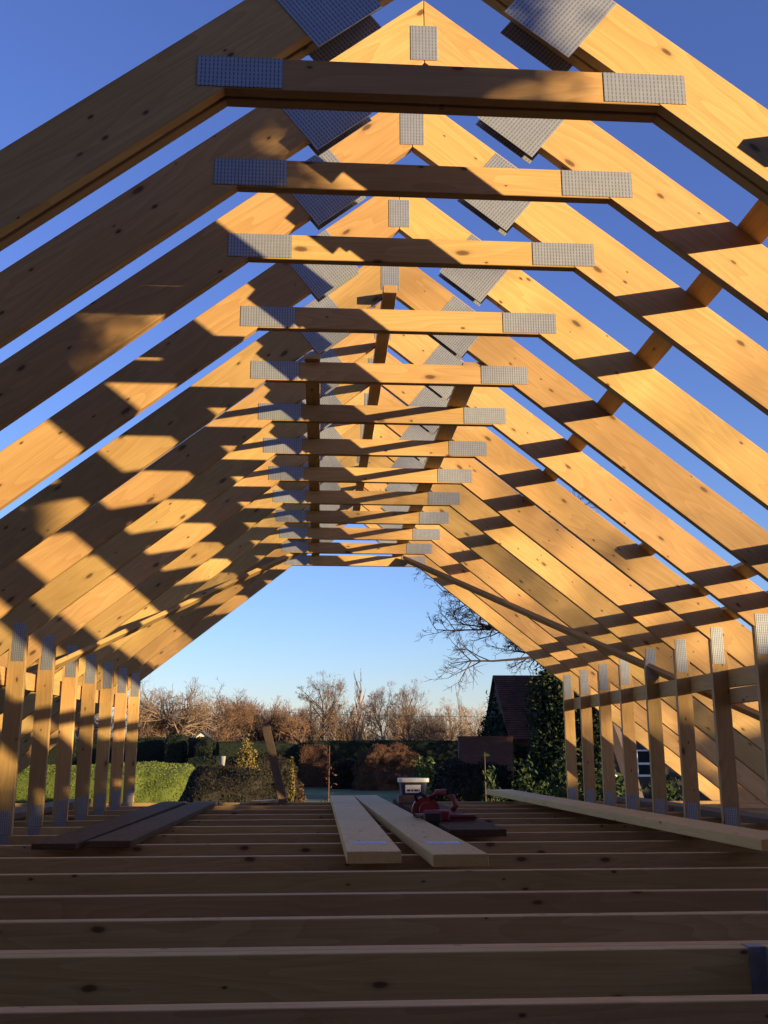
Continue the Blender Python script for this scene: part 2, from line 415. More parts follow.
# ------------------------------------------------------------------ tub, box and red saw
NAVY = plain('navy_plastic', (.03, .035, .10), .4); LID = plain('white_plastic_lid', (.72, .71, .69), .45, var=.15)
tub = empty('plastic_tub', (.50, 8.35, .036))
tag(tub, 'navy plastic tub with a white lid and pale label on the dark board', 'tub')
def rbox(name, w, d, h, z, m, parent, taper=.95, r=.03):
    vs = []; n = 24
    for zz, s in ((z, taper), (z + h, 1)):
        for i in range(n):
            a = 2 * math.pi * i / n; c, s_ = math.cos(a), math.sin(a)
            x = math.copysign(min(abs(c) ** .35, 1), c) * w / 2 * s; y = math.copysign(min(abs(s_) ** .35, 1), s_) * d / 2 * s
            vs.append((x, y, zz))
    fs = [(i, (i + 1) % n, n + (i + 1) % n, n + i) for i in range(n)] + [tuple(range(n))[::-1], tuple(range(n, 2 * n))]
    return pyd(name, vs, fs, m, parent)
rbox('body', .235, .20, .115, .0, NAVY, tub, .9)
rbox('lid', .262, .225, .034, .116, LID, tub, 1.0)
box('label', (-.075, -.1003, .022), (.055, -.098, .092), LID, tub)
bm = bmesh.new()
for i, (x, w) in enumerate(((-.062, .03), (-.026, .018), (-.002, .034), (.036, .012))): box_bm(bm, (x, -.1015, .034), (x + w, -.1005, .052))
bm_obj('label_print', bm, NAVY, tub)
tub.location = (.455, 8.3, .084); tub.scale = (.94, .94, .86)
ply = flat('timber_offcut', (.33, 8.28), (.59, 8.28), .19, .062, .037, plain('reddish_offcut', (.22, .12, .08), .8), 'reddish wooden block the white lidded tub stands on', 'block')

RED = plain('red_tool_casing', (.30, .03, .02), .4, var=.3, scale=20); BLACK = plain('black_rubber', (.02, .02, .02), .6)
STL = plain('blade_steel', (.35, .35, .36), .35, .9)
saw = empty('circular_saw', (.40, 6.35, .0205))
tag(saw, 'red and black circular saw lying on the dark board behind the pale planks', 'power tool')
def cyl(name, r, t, c, m, parent, n=28, axis='Y'):
    bm = bmesh.new(); bmesh.ops.create_cone(bm, cap_ends=True, segments=n, radius1=r, radius2=r, depth=t)
    Mx = Matrix.Translation(c) @ (Matrix.Rotation(math.pi / 2, 4, 'X') if axis == 'Y' else Matrix.Rotation(math.pi / 2, 4, 'Y') if axis == 'X' else Matrix())
    bm.transform(Mx); bevel(bm, .002)
    return bm_obj(name, bm, m, parent)
box('base_plate', (-.13, -.075, .0), (.16, .075, .006), STL, saw, .001)
# upper blade guard: a half disc
def halfdisc(name, r, t, c, m, parent, a0=0., a1=math.pi, r2=.0):
    n = 20; pts = [(math.cos(a0 + (a1 - a0) * i / n) * r, math.sin(a0 + (a1 - a0) * i / n) * r) for i in range(n + 1)]
    if r2: pts += [(math.cos(a1 + (a0 - a1) * i / n) * r2, math.sin(a1 + (a0 - a1) * i / n) * r2) for i in range(n + 1)]
    bm = bmesh.new(); f = [bm.verts.new((c[0] + x, c[1] - t / 2, c[2] + z)) for x, z in pts]; b = [bm.verts.new((c[0] + x, c[1] + t / 2, c[2] + z)) for x, z in pts]
    k = len(pts)
    if r2:
        for i in range(n): bm.faces.new((f[i], f[i + 1], f[k - 2 - i], f[k - 1 - i])); bm.faces.new((b[i], b[k - 1 - i], b[k - 2 - i], b[i + 1]))
    else: bm.faces.new(f); bm.faces.new(b[::-1])
    for i in range(k): bm.faces.new((f[i], b[i], b[(i + 1) % k], f[(i + 1) % k]))
    bmesh.ops.recalc_face_normals(bm, faces=bm.faces)
    return bm_obj(name, bm, m, parent)
halfdisc('blade_guard', .085, .04, (-.05, -.02, .045), RED, saw, -.35, math.pi + .1)
cyl('motor', .042, .11, (-.055, -.075, .055), BLACK, saw)
cyl('blade', .078, .002, (-.05, .012, .04), STL, saw)
cyl('motor_cap', .045, .02, (-.055, -.135, .055), RED, saw)
v_, f_ = [], []
tube(v_, f_, [Vector(p) for p in ((-.02, -.03, .115), (.02, -.03, .155), (.07, -.03, .158), (.115, -.03, .13), (.135, -.03, .075), (.11, -.03, .045))], [.017, .018, .017, .018, .02, .02], 10)
pyd('rear_handle', v_, f_, RED, saw, True)
v_, f_ = [], []
tube(v_, f_, [Vector(p) for p in ((-.10, -.03, .10), (-.115, -.03, .135), (-.08, -.03, .15), (-.05, -.03, .125))], [.012, .013, .013, .012], 8)
pyd('front_handle', v_, f_, BLACK, saw, True)
drv = empty('nail_gun', (.45, 6.08, .0205), R(-8))
tag(drv, 'red nail gun lying flat in front of the circular saw', 'power tool')
box('body', (-.14, -.03, .0), (.02, .035, .062), RED, drv, .01)
box('magazine', (.0, -.022, .004), (.17, .022, .040), RED, drv, .006)
box('magazine_rail', (.01, -.026, .018), (.175, -.0225, .026), BLACK, drv, .001)
box('grip', (-.10, -.12, .006), (-.055, -.031, .045), BLACK, drv, .01)
cyl('nose', .014, .05, (-.16, .0, .03), STL, drv, axis='X')
box('battery', (-.125, -.165, .002), (-.03, -.121, .055), BLACK, drv, .006)

# ------------------------------------------------------------------ the ground storey under the joists
GZ = -2.62
bld = empty('brick_building', (0, 4, GZ)); tag(bld, 'brick ground storey carrying the new roof trusses', 'building')
def wallp(lo, hi, m=BRICK, name='wall'):
    o = box(name, lo, hi, m, bld); o.location = (0, -4, -GZ); return o
wallp((-3.45, -1.1, GZ - .1), (-3.15, 9.55, -.29)); wallp((3.15, -1.1, GZ - .1), (3.45, 9.55, -.29))
wallp((-3.149, 9.25, GZ - .1), (3.149, 9.549, -.29)); wallp((-3.149, -1.1, GZ - .1), (3.149, -.8, -.29))
wallp((-3.148, -.79, GZ - .05), (3.148, 9.24, GZ + .06), CONCRETE, 'floor_slab')
for x in (-3.35, 3.25): wallp((x, -1.1, -.288), (x + .1, 9.5, -.223), PINE, 'wall_plate')

# ------------------------------------------------------------------ ground
def ground():
    n = 60; vs = []; fs = []
    bm = bmesh.new()
    xs = [-1500, -600, -250] + [i * 8 - 160 for i in range(41)] + [250, 600, 1500]
    ys = [-1500, -500, -150] + [i * 6 - 80 for i in range(40)] + [200, 300, 600, 1500]
    for y in ys:
        for x in xs:
            d = max(0, math.hypot(x, y) - 15) / 60
            vs.append((x, y, GZ + (noise.noise(Vector((x, y, 0)) * .03) * .25 * min(d, 1))))
    w = len(xs)
    for j in range(len(ys) - 1):
        for i in range(w - 1): fs.append((j * w + i, j * w + i + 1, (j + 1) * w + i + 1, (j + 1) * w + i))
    o = pyd('ground', vs, fs, GRASS, None, True); o['kind'] = 'structure'
ground()

# ------------------------------------------------------------------ plants
def leaves(vs, fs, pts, size, rng, nrm=None):
    for p in pts:
        a = Vector((rng.gauss(0, 1), rng.gauss(0, 1), rng.gauss(0, 1))).normalized(); b = a.orthogonal().normalized()
        ang = rng.random() * 6.28; q = a.cross(b); b2 = b * math.cos(ang) + q * math.sin(ang); c2 = a.cross(b2)
        s = size * rng.uniform(.6, 1.4); i = len(vs)
        vs += [p - b2 * s, p + c2 * s * .45, p + b2 * s, p - c2 * s * .45]; fs.append((i, i + 1, i + 2, i + 3))
def hedge(name, lo, hi, m, label, cat, rng, leaf=.05, n=6000, rz=0., rough=.10, round_=.25, core=None):
    """clipped block of foliage: a lumpy solid core covered in leaf faces"""
    lo, hi = Vector(lo), Vector(hi); c = (lo + hi) / 2; c.z = lo.z; h = (hi - lo); vs = []; fs = []
    import itertools
    def surf(u, v, side):
        # superellipsoid side/top
        hx, hy, hz = h.x / 2, h.y / 2, h.z
        k = 2 / (round_ * 6 + 1.2) if round_ > 0 else .2
        th = u * 2 * math.pi; ph = v * math.pi / 2
        f = lambda w: math.copysign(abs(w) ** EX, w)
        p = Vector((hx * f(math.cos(th)) * f(math.cos(ph)), hy * f(math.sin(th)) * f(math.cos(ph)), hz * f(math.sin(ph))))
        d = noise.noise(p * 1.1 + c) * rough + noise.noise(p * 3.5 + c) * rough * .5
        q = p.copy(); q.z -= hz * .4; q.normalize()
        return p + q * d
    EX = round_
    nu, nv = 48, 16; base = 0
    for j in range(nv + 1):
        for i in range(nu): vs.append(surf(i / nu, j / nv, 0))
    for j in range(nv):
        for i in range(nu):
            i2 = (i + 1) % nu; fs.append((j * nu + i, j * nu + i2, (j + 1) * nu + i2, (j + 1) * nu + i))
    # area-weighted scatter over the core
    me = bpy.data.meshes.new('tmp'); me.from_pydata(vs, [], fs); ar = [p.area for p in me.polygons]
    tot = sum(ar) or 1; fl = list(fs); bpy.data.meshes.remove(me); pts = []
    for f, a in zip(fl, ar):
        k = a / tot * n; k = int(k) + (rng.random() < k - int(k))
        for _ in range(k):
            u, v = rng.random(), rng.random()
            p = vs[f[0]].lerp(vs[f[1]], u).lerp(vs[f[3]].lerp(vs[f[2]], u), v)
            q = p.copy(); q.z -= h.z * .4; q.normalize(); pts.append(p + q * rng.uniform(-.3, 1) * leaf * 1.3)
    leaves(vs, fs, pts, leaf, rng)
    o = pyd(name, vs, fs, m); o.location = (c.x, c.y, lo.z); o.rotation_euler = (0, 0, rz)
    return tag(o, label, cat)
ENV = None          # crown envelope: centre height, half height, radius
def branch(rng, p, d, ln, r, lvl, maxl, segs, out, bend, up, kids, spread, shrink, minr, tw, t0=.3):
    pts = [p.copy()]; radii = [r]; n = segs[lvl]; q = p.copy(); dd = d.copy()
    r1 = r * (.45 if lvl else .5)
    for i in range(n):
        if ENV and lvl and i and (q.x ** 2 + q.y ** 2) / ENV[2] ** 2 + ((q.z - ENV[0]) / ENV[1]) ** 2 > 1: n = i; break
        dd = (dd + Vector((rng.gauss(0, bend), rng.gauss(0, bend), rng.gauss(0, bend) + up)) ).normalized()
        q = q + dd * (ln / n); pts.append(q.copy()); radii.append(max(r + (r1 - r) * (i + 1) / n, minr))
    out.setdefault(0 if lvl <= tw else 1, []).append((pts, radii, 6 if lvl == 0 else 4 if lvl == 1 else 3))
    if lvl >= maxl: return
    for k in range(kids[lvl]):
        t = rng.uniform(.25 if lvl else t0, 1.0) if k else 1.0
        f = t * n; i = min(int(f), n - 1); pp = pts[i].lerp(pts[i + 1], f - i)
        ax = (pts[i + 1] - pts[i]).normalized(); o1 = ax.orthogonal().normalized(); a = rng.random() * 6.28
        side = o1 * math.cos(a) + ax.cross(o1) * math.sin(a)
        sp = spread * rng.uniform(.6, 1.3); nd = (ax * math.cos(sp) + side * math.sin(sp)).normalized()
        rr = radii[min(i, n)] * .6
        branch(rng, pp, nd, ln * shrink * rng.uniform(.7, 1.15) * (1.15 - .4 * t), rr, lvl + 1, maxl, segs, out, bend, up, kids, spread, shrink, minr, tw, t0)
def tree_meshes(seed, H, trunk_h, kids, spread=.75, shrink=.62, bend=.12, up=.05, r0=.28, minr=.010, maxl=4, lean=(0, 0), t0=.3):
    rng = random.Random(seed); out = {}
    segs = [5, 5, 4, 3, 2, 2]
    branch(rng, Vector((0, 0, -.2)), Vector((lean[0], lean[1], 1)).normalized(), trunk_h, r0, 0, maxl, segs, out, bend, up, kids, spread, shrink, minr, 1, t0)
    zs = sorted(pts[-1].z for l in out.values() for pts, _, _ in l); s = H / zs[int(len(zs) * .975)]
    ms = []
    for key in (0, 1):
        vs, fs = [], []
        for pts, rad, n in out.get(key, []): tube(vs, fs, [p * s for p in pts], [max(r * s, minr) for r in rad], n)
        me = bpy.data.meshes.new('tree'); me.from_pydata(vs, [], fs); me.update(); ms.append(me)
    return ms
def bare_tree(ms, loc, sc_, rz, mats, label, cat='tree', group=None):
    root = empty('bare_tree', loc, rz); root.scale = sc_
    for nm, me, mt in zip(('trunk', 'crown'), ms, mats):
        if not me.materials: me.materials.append(None)
        o = bpy.data.objects.new(nm, me); C.objects.link(o); o.parent = root
        o.material_slots[0].link = 'OBJECT'; o.material_slots[0].material = mt
    return tag(root, label, cat, group)

YEW = leafmat('yew_foliage', (.008, .012, .005), (.016, .024, .009), (.032, .042, .014))
BRIGHTHEDGE = leafmat('bright_hedge_foliage', (.07, .09, .014), (.13, .155, .022), (.21, .23, .04), 1.5)
DARKBUSH = leafmat('dark_bush_foliage', (.014, .012, .006), (.024, .018, .008), (.045, .03, .012))
BEECH = leafmat('russet_beech_foliage', (.05, .024, .012), (.11, .048, .02), (.19, .09, .04))
GOLD = leafmat('golden_foliage', (.10, .075, .018), (.17, .125, .03), (.25, .18, .05))
GREENB = leafmat('green_bush_foliage', (.015, .030, .008), (.035, .058, .014), (.08, .10, .025))
IVY = leafmat('ivy_foliage', (.008, .022, .010), (.02, .045, .016), (.04, .07, .03))
EVG = leafmat('evergreen_foliage', (.012, .022, .008), (.035, .05, .016), (.10, .11, .045))
REDL = leafmat('red_sapling_leaves', (.08, .018, .012), (.14, .03, .018), (.20, .06, .03))
YUC = leafmat('strappy_green_leaves', (.07, .10, .02), (.14, .18, .04), (.22, .25, .08))
rg = random.Random(3)

def H2(x0, x1, ytop, Y, depth, m, label, cat, **kw):
    a, b = at(x0, ytop, Y), at(x1, ytop, Y)
    return hedge(kw.pop('name', 'hedge'), (a.x, Y, GZ - .1), (b.x, Y + depth, a.z), m, label, cat, rg, **kw)
H2(-160, 190, 766, 21, 5, BRIGHTHEDGE, 'bright yellow-green clipped hedge on the left beyond the studs', 'hedge', n=90000, leaf=.020, round_=.22, rough=.22)
H2(166, 274, 772, 16.5, 2.4, DARKBUSH, 'broad dark rounded shrub in front of the bright hedge', 'shrub', name='shrub', n=42000, leaf=.020, round_=.5, rough=.22)
for i, (x0, x1, yt, Y, l) in enumerate(((128, 165, 738, 46, 'dark square yew block at the left end of the yew row'), (165, 184, 736, 44, 'clipped yew block second from the left in the yew row'),
        (183, 197, 739, 47, 'dark clipped yew block left of the small dovecote'), (195, 209, 738, 43, 'clipped yew block right below the small dovecote'), (208, 216, 743, 45, 'narrow low yew block at the right end of the yew row'))):
    H2(x0, x1, yt, Y, 1.6, YEW, l, 'hedge', name='yew_block', n=5000, leaf=.05, round_=.18, rough=.06)
H2(185, 222, 758, 34, 1.6, YEW, 'low dark clipped hedge running up to the white urn', 'hedge', n=4000, leaf=.05, round_=.2)
H2(60, 160, 740, 52, 2, YEW, 'tall dark hedge behind the yew blocks', 'hedge', n=6000, leaf=.07, round_=.2)
H2(216, 300, 757, 56, 3, DARKBUSH, 'dark bush mass behind the golden shrub', 'shrub', name='shrub', n=9000, leaf=.07, round_=.5, rough=.4)
H2(296, 478, 741, 98, 3, YEW, 'long dark hedge across the far end of the lawn', 'hedge', n=12000, leaf=.10, round_=.18, rough=.3)
H2(476, 640, 741, 99, 3, YEW, 'long dark hedge behind the brick garden wall and tiled house', 'hedge', n=9000, leaf=.10, round_=.18, rough=.3)
H2(-200, 310, 741, 99, 3, YEW, 'far dark hedge running left behind the yew blocks', 'hedge', n=9000, leaf=.10, round_=.18, rough=.3)
H2(334, 356, 762, 90, 3, DARKBUSH, 'dark low bush between the golden conifer and the russet mound', 'shrub', name='shrub', n=6000, leaf=.09, round_=.5, rough=.35)
H2(354, 428, 746, 86, 4, BEECH, 'large russet brown rounded shrub in the middle of the garden', 'shrub', name='shrub', n=22000, leaf=.05, round_=.75, rough=.45)
H2(432, 520, 765, 30, 2, DARKBUSH, 'low dark bush in front of the brick garden wall', 'shrub', name='shrub', n=6000, leaf=.07, round_=.6, rough=.35)
H2(300, 328, 746, 95, 1.2, BEECH, 'strip of red-brown hedge just below the far dark hedge', 'hedge', n=4000, leaf=.08, round_=.2)

def leaf_plant(name, base, h, r, m, label, cat, n, leaf, shape='ball', stem=True, smat=None):
    root = empty(name, base); vs, fs = [], []; pts = []
    for _ in range(n):
        if shape == 'cone':
            t = rg.random() ** .7; rr = r * (1 - t) * math.sqrt(rg.random()) + .02; z = h * (.1 + .9 * t)
        elif shape == 'tuft':
            t = rg.random(); rr = r * t * rg.uniform(.6, 1); z = h * (.25 + .75 * math.sin(t * 1.5) * rg.random())
        else:
            u = Vector((rg.gauss(0, 1), rg.gauss(0, 1), rg.gauss(0, 1))).normalized() * (rg.random() ** .4)
            k = 1 + .35 * noise.noise(u * 2.2 + Vector(base)); rr = None
            pts.append(Vector((u.x * r * k, u.y * r * k, h * .56 + u.z * h * .46 * k))); continue
        a = rg.random() * 6.28; pts.append(Vector((rr * math.cos(a), rr * math.sin(a), z)))
    leaves(vs, fs, pts, leaf, rg); pyd('foliage', vs, fs, m, root)
    vs, fs = [], []
    for i in range(5):
        a = rg.random() * 6.28; q = Vector((math.cos(a) * r * .5, math.sin(a) * r * .5, h * rg.uniform(.6, .85)))
        tube(vs, fs, [Vector((0, 0, -.1)), q * .5 + Vector((0, 0, .05)), q], [.03, .02, .008], 4)
    pyd('stem', vs, fs, smat or BARK, root)
    return tag(root, label, cat)
def LP(name, x, ytop, Y, w, m, label, cat, n, leaf, shape='ball'):
    p = at(x, ytop, Y); a = at(x - w / 2, ytop, Y); b = at(x + w / 2, ytop, Y)
    return leaf_plant(name, (p.x, Y, GZ), p.z - GZ, (b.x - a.x) / 2, m, label, cat, n, leaf, shape)
LP('golden_shrub', 248, 737, 29.5, 24, GOLD, 'golden leaved shrub above the dark rounded shrub', 'shrub', 3800, .045)
LP('golden_conifer', 292, 757, 30, 14, GOLD, 'slim golden conifer right of the leaning post', 'shrub', 1200, .045, 'cone')
LP('red_shrub', 302, 785, 30, 12, BEECH, 'low reddish shrub at the foot of the golden conifer', 'shrub', 500, .05)
LP('strappy_plant', 424, 757, 50, 26, YUC, 'bright green strappy plant beside the russet mound', 'plant', 1500, .12, 'tuft')
LP('evergreen_tree', 566, 646, 29, 88, EVG, 'dense dark evergreen tree between the tiled house and the right studs', 'tree', 26000, .07)
LP('green_bush', 492, 772, 17, 34, GREENB, 'low green bush at the left of the bushes in front of the tiled house', 'shrub', 1600, .05)
LP('green_bush', 528, 769, 15.5, 46, GREENB, 'leafy green bush in front of the tiled house', 'shrub', 6000, .033)
LP('green_bush', 566, 764, 14.5, 50, GREENB, 'leafy green bush behind the farthest right stud', 'shrub', 6000, .033)
LP('green_bush', 612, 768, 14, 50, GREENB, 'green bush below the white windows', 'shrub', 3000, .05)
LP('green_bush', 664, 772, 14.5, 60, GREENB, 'green bush farthest to the right behind the studs', 'shrub', 3000, .05)
# tall weed shoot and red leaved sapling
def shoot(name, x, ytop, Y, m, label, n, leaf, w):
    p = at(x, ytop, Y); root = empty(name, (p.x, Y, GZ)); h = p.z - GZ; vs, fs = [], []; pts = []
    for s in range(3):
        q = Vector((rg.gauss(0, w * .5), rg.gauss(0, w * .5), h * (1 - .2 * s)))
        mid = q * .5 + Vector((rg.gauss(0, .03), 0, 0)); tube(vs, fs, [Vector((0, 0, -.1)), mid, q], [.02, .014, .005], 4)
        for _ in range(n // 3):
            t = rg.uniform(.45, .97) ; b = (Vector((0, 0, 0)).lerp(mid, t * 2) if t < .5 else mid.lerp(q, t * 2 - 1))
            pts.append(b + Vector((rg.gauss(0, w * .4), rg.gauss(0, w * .4), rg.gauss(0, .05))))
    pyd('stem', vs, fs, BARK, root); vs, fs = [], []; leaves(vs, fs, pts, leaf, rg); pyd('foliage', vs, fs, m, root)
    return tag(root, label, 'plant')
shoot('red_sapling', 324, 746, 13, REDL, 'thin sapling with dark red leaves behind the pale planks', 420, .020, .09)
shoot('tall_shoot', 487, 752, 14, GREENB, 'thin upright green shoot in front of the brick garden wall', 90, .045, .08)

# garden ornaments
dv = at(202, 731, 60); dove = empty('dovecote', (dv.x, 60, GZ)); tag(dove, 'small cream gabled dovecote above the clipped yews', 'dovecote')
h = dv.z - GZ
prism('house', [(-.32, h - .75), (.32, h - .75), (.32, h - .32), (0, h - .06), (-.32, h - .32)], .8, CREAM, dove, y0=0, bev=0)
prism('roof', [(-.42, h - .36), (0, h - .03), (0, h + .03), (-.48, h - .34)], 1.0, SLATE, dove, y0=-.1, bev=0)
prism('roof', [(.42, h - .36), (0.001, h - .03), (0.001, h + .03), (.48, h - .34)], 1.0, SLATE, dove, y0=-.1, bev=0)
box('post', (-.07, .33, -.1), (.07, .47, h - .76), GREYWOOD, dove)
ur = at(223, 755, 33); urn = empty('stone_urn', (ur.x, 33, GZ)); urn.scale = (.42, .42, 1); tag(urn, 'pale round stone urn at the end of the low dark hedge', 'urn')
h = ur.z - GZ - .03
lathe('bowl', [(.02, h - .45), (.09, h - .44), (.07, h - .38), (.16, h - .25), (.2, h - .08), (.21, h), (.17, h), (.14, h - .1), (0, h - .15)], CONCRETE, urn)
lathe('pedestal', [(.26, -.1), (.26, h - .55), (.2, h - .5), (.2, h - .451), (0, h - .451)], CONCRETE, urn, 8)

# ------------------------------------------------------------------ the tiled house, brick wall and neighbour's house
def house():
    Y0, D = 36.0, 5.4
    x0 = at(511, 740, Y0).x; w = 12; ze = at(511, 733, Y0).z - GZ; zr = at(497, 676, Y0 + D / 2).z - GZ
    rt = empty('tiled_house', (x0, Y0, GZ)); tag(rt, 'old house with a steep red tiled roof and ivy covered gable', 'house')
    bm = bmesh.new()
    gp = [(0, -.1), (D, -.1), (D, ze), (D / 2, zr - .1), (0, ze)]
    l = [bm.verts.new((0, y, z)) for y, z in gp]; r = [bm.verts.new((w, y, z)) for y, z in gp]
    bm.faces.new(l); bm.faces.new(r[::-1])
    for k in range(5): bm.faces.new((l[k], r[k], r[(k + 1) % 5], l[(k + 1) % 5]))
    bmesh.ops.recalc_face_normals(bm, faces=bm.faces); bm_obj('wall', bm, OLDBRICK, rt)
    bm = bmesh.new(); n = 30; th = .06
    for sg in (-1, 1):
        ye = -.3 if sg < 0 else D + .3; sl_ = (zr - ze) / (D / 2); zl = ze - .3 * sl_
        e0 = Vector((-.12, ye, zl)); r0 = Vector((-.12, D / 2, zr)); dx = Vector((w + .24, 0, 0)); up = Vector((0, sg * (zr - ze), D / 2)).normalized()
        for k in range(n):
            a_ = e0.lerp(r0, k / n); b_ = e0.lerp(r0, (k + 1) / n)
            q = [a_ + up * .075, a_ + dx + up * .075, b_ + dx + up * .03, b_ + up * .03, a_ + up * .0, a_ + dx + up * .0, b_ + dx, b_]
            v = [bm.verts.new(p_) for p_ in q]
            for f in ((0, 1, 2, 3), (4, 7, 6, 5), (0, 4, 5, 1), (1, 5, 6, 2), (2, 6, 7, 3), (3, 7, 4, 0)): bm.faces.new([v[t_] for t_ in f])
    bmesh.ops.recalc_face_normals(bm, faces=bm.faces); rf = bm_obj('roof', bm, TILE, rt)
    cy = D / 2
    box('chimney', (6.2, cy - .4, zr - .6), (7.0, cy + .4, zr + 1.0), BRICK, rf)
    rr = random.Random(5); v, f, pts = [], [], []
    for _ in range(9000):
        y = rr.uniform(-.1, D + .2); top = ze + (zr - ze) * max(0, 1 - abs(y - D / 2) / (D / 2)) * (.55 + .15 * math.sin(y * 3)) + .2 * math.sin(y * 5)
        pts.append(Vector((-.05 - .35 * rr.random() ** 2, y, rr.uniform(0, top))))
    for _ in range(5000):
        x = 2.6 * rr.random() ** 1.6; pts.append(Vector((x - .2, -.08 - .25 * rr.random(), rr.uniform(0, ze - .3 - .25 * x))))
    leaves(v, f, pts, .07, rr); pyd('ivy', v, f, IVY, rt)
    for wx in (3.2, 7.0):
        wn = box('window', (wx, -.03, 1.0), (wx + 1.1, -.004, 2.1), WHITEP, rt); box('pane', (wx + .08, -.036, 1.08), (wx + 1.02, -.031, 2.02), GLASS, wn)
house()
a, b = at(459, 738, 35), at(513, 738, 35)
gw = empty('garden_wall', (a.x, 35, GZ)); tag(gw, 'dark red brick garden wall joining the left side of the tiled house', 'wall')
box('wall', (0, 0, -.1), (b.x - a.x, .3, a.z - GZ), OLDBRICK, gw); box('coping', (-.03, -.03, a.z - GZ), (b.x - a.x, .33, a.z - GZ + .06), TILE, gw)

def neighbour():
    Y0 = 34; a = at(594, 740, Y0); b = at(800, 740, Y0); w = b.x - a.x; top = at(575, 704, Y0).z - GZ
    rt = empty('neighbouring_house', (a.x, Y0, GZ)); tag(rt, 'dark house with white framed windows seen between the right studs', 'house')
    box('wall', (0, 0, -.1), (w + 2, 6, top), DARKWALL, rt)
    rise = 2.2
    vs = [(-.3, -.3, top), (w + 2.3, -.3, top), (w + 2.3, 3, top + rise), (-.3, 3, top + rise), (-.3, 6.3, top), (w + 2.3, 6.3, top)]
    vs += [(x, y, z + .12) for x, y, z in vs]
    fs = [(0, 3, 2, 1), (3, 4, 5, 2), (6, 7, 8, 9), (9, 8, 11, 10), (0, 1, 7, 6), (4, 10, 11, 5), (0, 6, 9, 3), (3, 9, 10, 4), (1, 2, 8, 7), (2, 5, 11, 8)]
    pyd('roof', vs, fs, SLATE, rt)
    for x0, x1, y0, y1 in ((613, 625.5, 728, 777), (637, 652, 750, 777), (690, 716, 735, 777)):
        p, q = at(x0, y1, Y0), at(x1, y0, Y0); X0, X1, Z0, Z1 = p.x - a.x, q.x - a.x, p.z - GZ, q.z - GZ
        bm = bmesh.new(); t = .05
        for lo, hi in (((X0, Z0), (X1, Z0 + t * 1.4)), ((X0, Z1 - t), (X1, Z1)), ((X0, Z0 + t * 1.4), (X0 + t, Z1 - t)), ((X1 - t, Z0 + t * 1.4), (X1, Z1 - t)), ((X0 + t, (Z0 + Z1) / 2 - t), (X1 - t, (Z0 + Z1) / 2 + t * .4))):
            box_bm(bm, (lo[0], -.06, lo[1]), (hi[0], -.002, hi[1]))
        wn = bm_obj('window', bm, WHITEP, rt)
        box('pane', (X0 + t, -.03, Z0 + t), (X1 - t, -.015, Z1 - t), GLASS, wn)
neighbour()

def existing_house():
    Y1 = -1.2; x0, x1 = -8.0, 4.92; e = 3.6 - GZ; rt = empty('existing_house', (x0, Y1, GZ)); tag(rt, 'existing brick house that the new roof is joined to, behind the viewer', 'house')
    w = x1 - x0; box('wall', (0, -8, -.1), (w, 0, e), BRICK, rt)
    vs = [(-.1, .12, e), (w + .1, .12, e), (w + .1, -4, e + 4.0), (-.1, -4, e + 4.0), (-.1, -8.12, e), (w + .1, -8.12, e)]
    vs += [(x, y, z + .14) for x, y, z in vs]
    fs = [(0, 1, 2, 3), (3, 2, 5, 4), (6, 9, 8, 7), (9, 10, 11, 8), (0, 6, 7, 1), (4, 5, 11, 10), (0, 3, 9, 6), (3, 4, 10, 9), (1, 7, 8, 2), (2, 8, 11, 5)]
    pyd('roof', vs, fs, TILE, rt)
    for x in (1.2, 10.2):
        f = box('window', (x, .002, 3.6), (x + 1.2, .04, 4.8), WHITEP, rt); box('pane', (x + .08, .041, 3.68), (x + 1.12, .046, 4.72), GLASS, f)
existing_house()
root = empty('added_corner_climber', (4.98, -1.15, GZ)); tag(root, 'climbing plant added on the unseen house corner to soften its shadow edge', 'plant')  # leafy climber added so the house corner casts a softer shadow edge
v_, f_ = [], []
leaves(v_, f_, [Vector((rg.gauss(-.06, .05), rg.gauss(0, .04), rg.uniform(.1, 6.1))) for _ in range(4500)], .03, rg); pyd('foliage', v_, f_, IVY, root)
v_, f_ = [], []; tube(v_, f_, [Vector((.02 * math.sin(i * 1.7), .02 * math.cos(i * 2.1), i * .62 - .1)) for i in range(11)], [.03 - .002 * i for i in range(11)], 5); pyd('stem', v_, f_, BARK, root)
hedge('hedge', (14, -16, GZ - .1), (17, -3.2, 3.08), YEW, 'unseen tall dark hedge added out to the right to shade floor and studs', 'hedge', rg, leaf=.14, n=9000, round_=.15, rough=.25)  # out-of-view hedge added to keep low sun off the floor and studs
hedge('hedge', (14, -3.2, GZ - .1), (17, -1.05, 2.6), YEW, 'unseen lower dark hedge added out to the right to shade the far floor', 'hedge', rg, leaf=.14, n=3000, round_=.15, rough=.25)  # lower sun blocker added for the far bays, also out of view
for i, (x, y, t, r) in enumerate(((17, 13, 3.0, 3.2), (21, 22.5, 5.5, 2.3), (24, 28, 5.5, 4.2), (26, 56, 4.2, 4.5), (28, 67, 4.4, 6), (30, 78, 7.0, 6), (32, 88, 7.5, 6), (34, 99, 7.5, 6))):  # evergreens added to shade the house front, garden wall and far hedge
    leaf_plant('evergreen_tree', (x, y, GZ), t - GZ, r, EVG, ('dense evergreen added on the right to shade the garden, tree %s from the house' % ('nearest', 'second', 'third', 'fourth', 'fifth', 'sixth', 'seventh', 'farthest')[i]), 'tree', 5000, .26)

leaf_plant('added_shade_conifer', (8, -2.65, GZ), 3.3 - GZ, .5, EVG, 'unseen narrow conifer added out to the right to shade the nearest rafter', 'tree', 9000, .045, 'cone')  # conifer added out of view for soft shade on the nearest right rafter

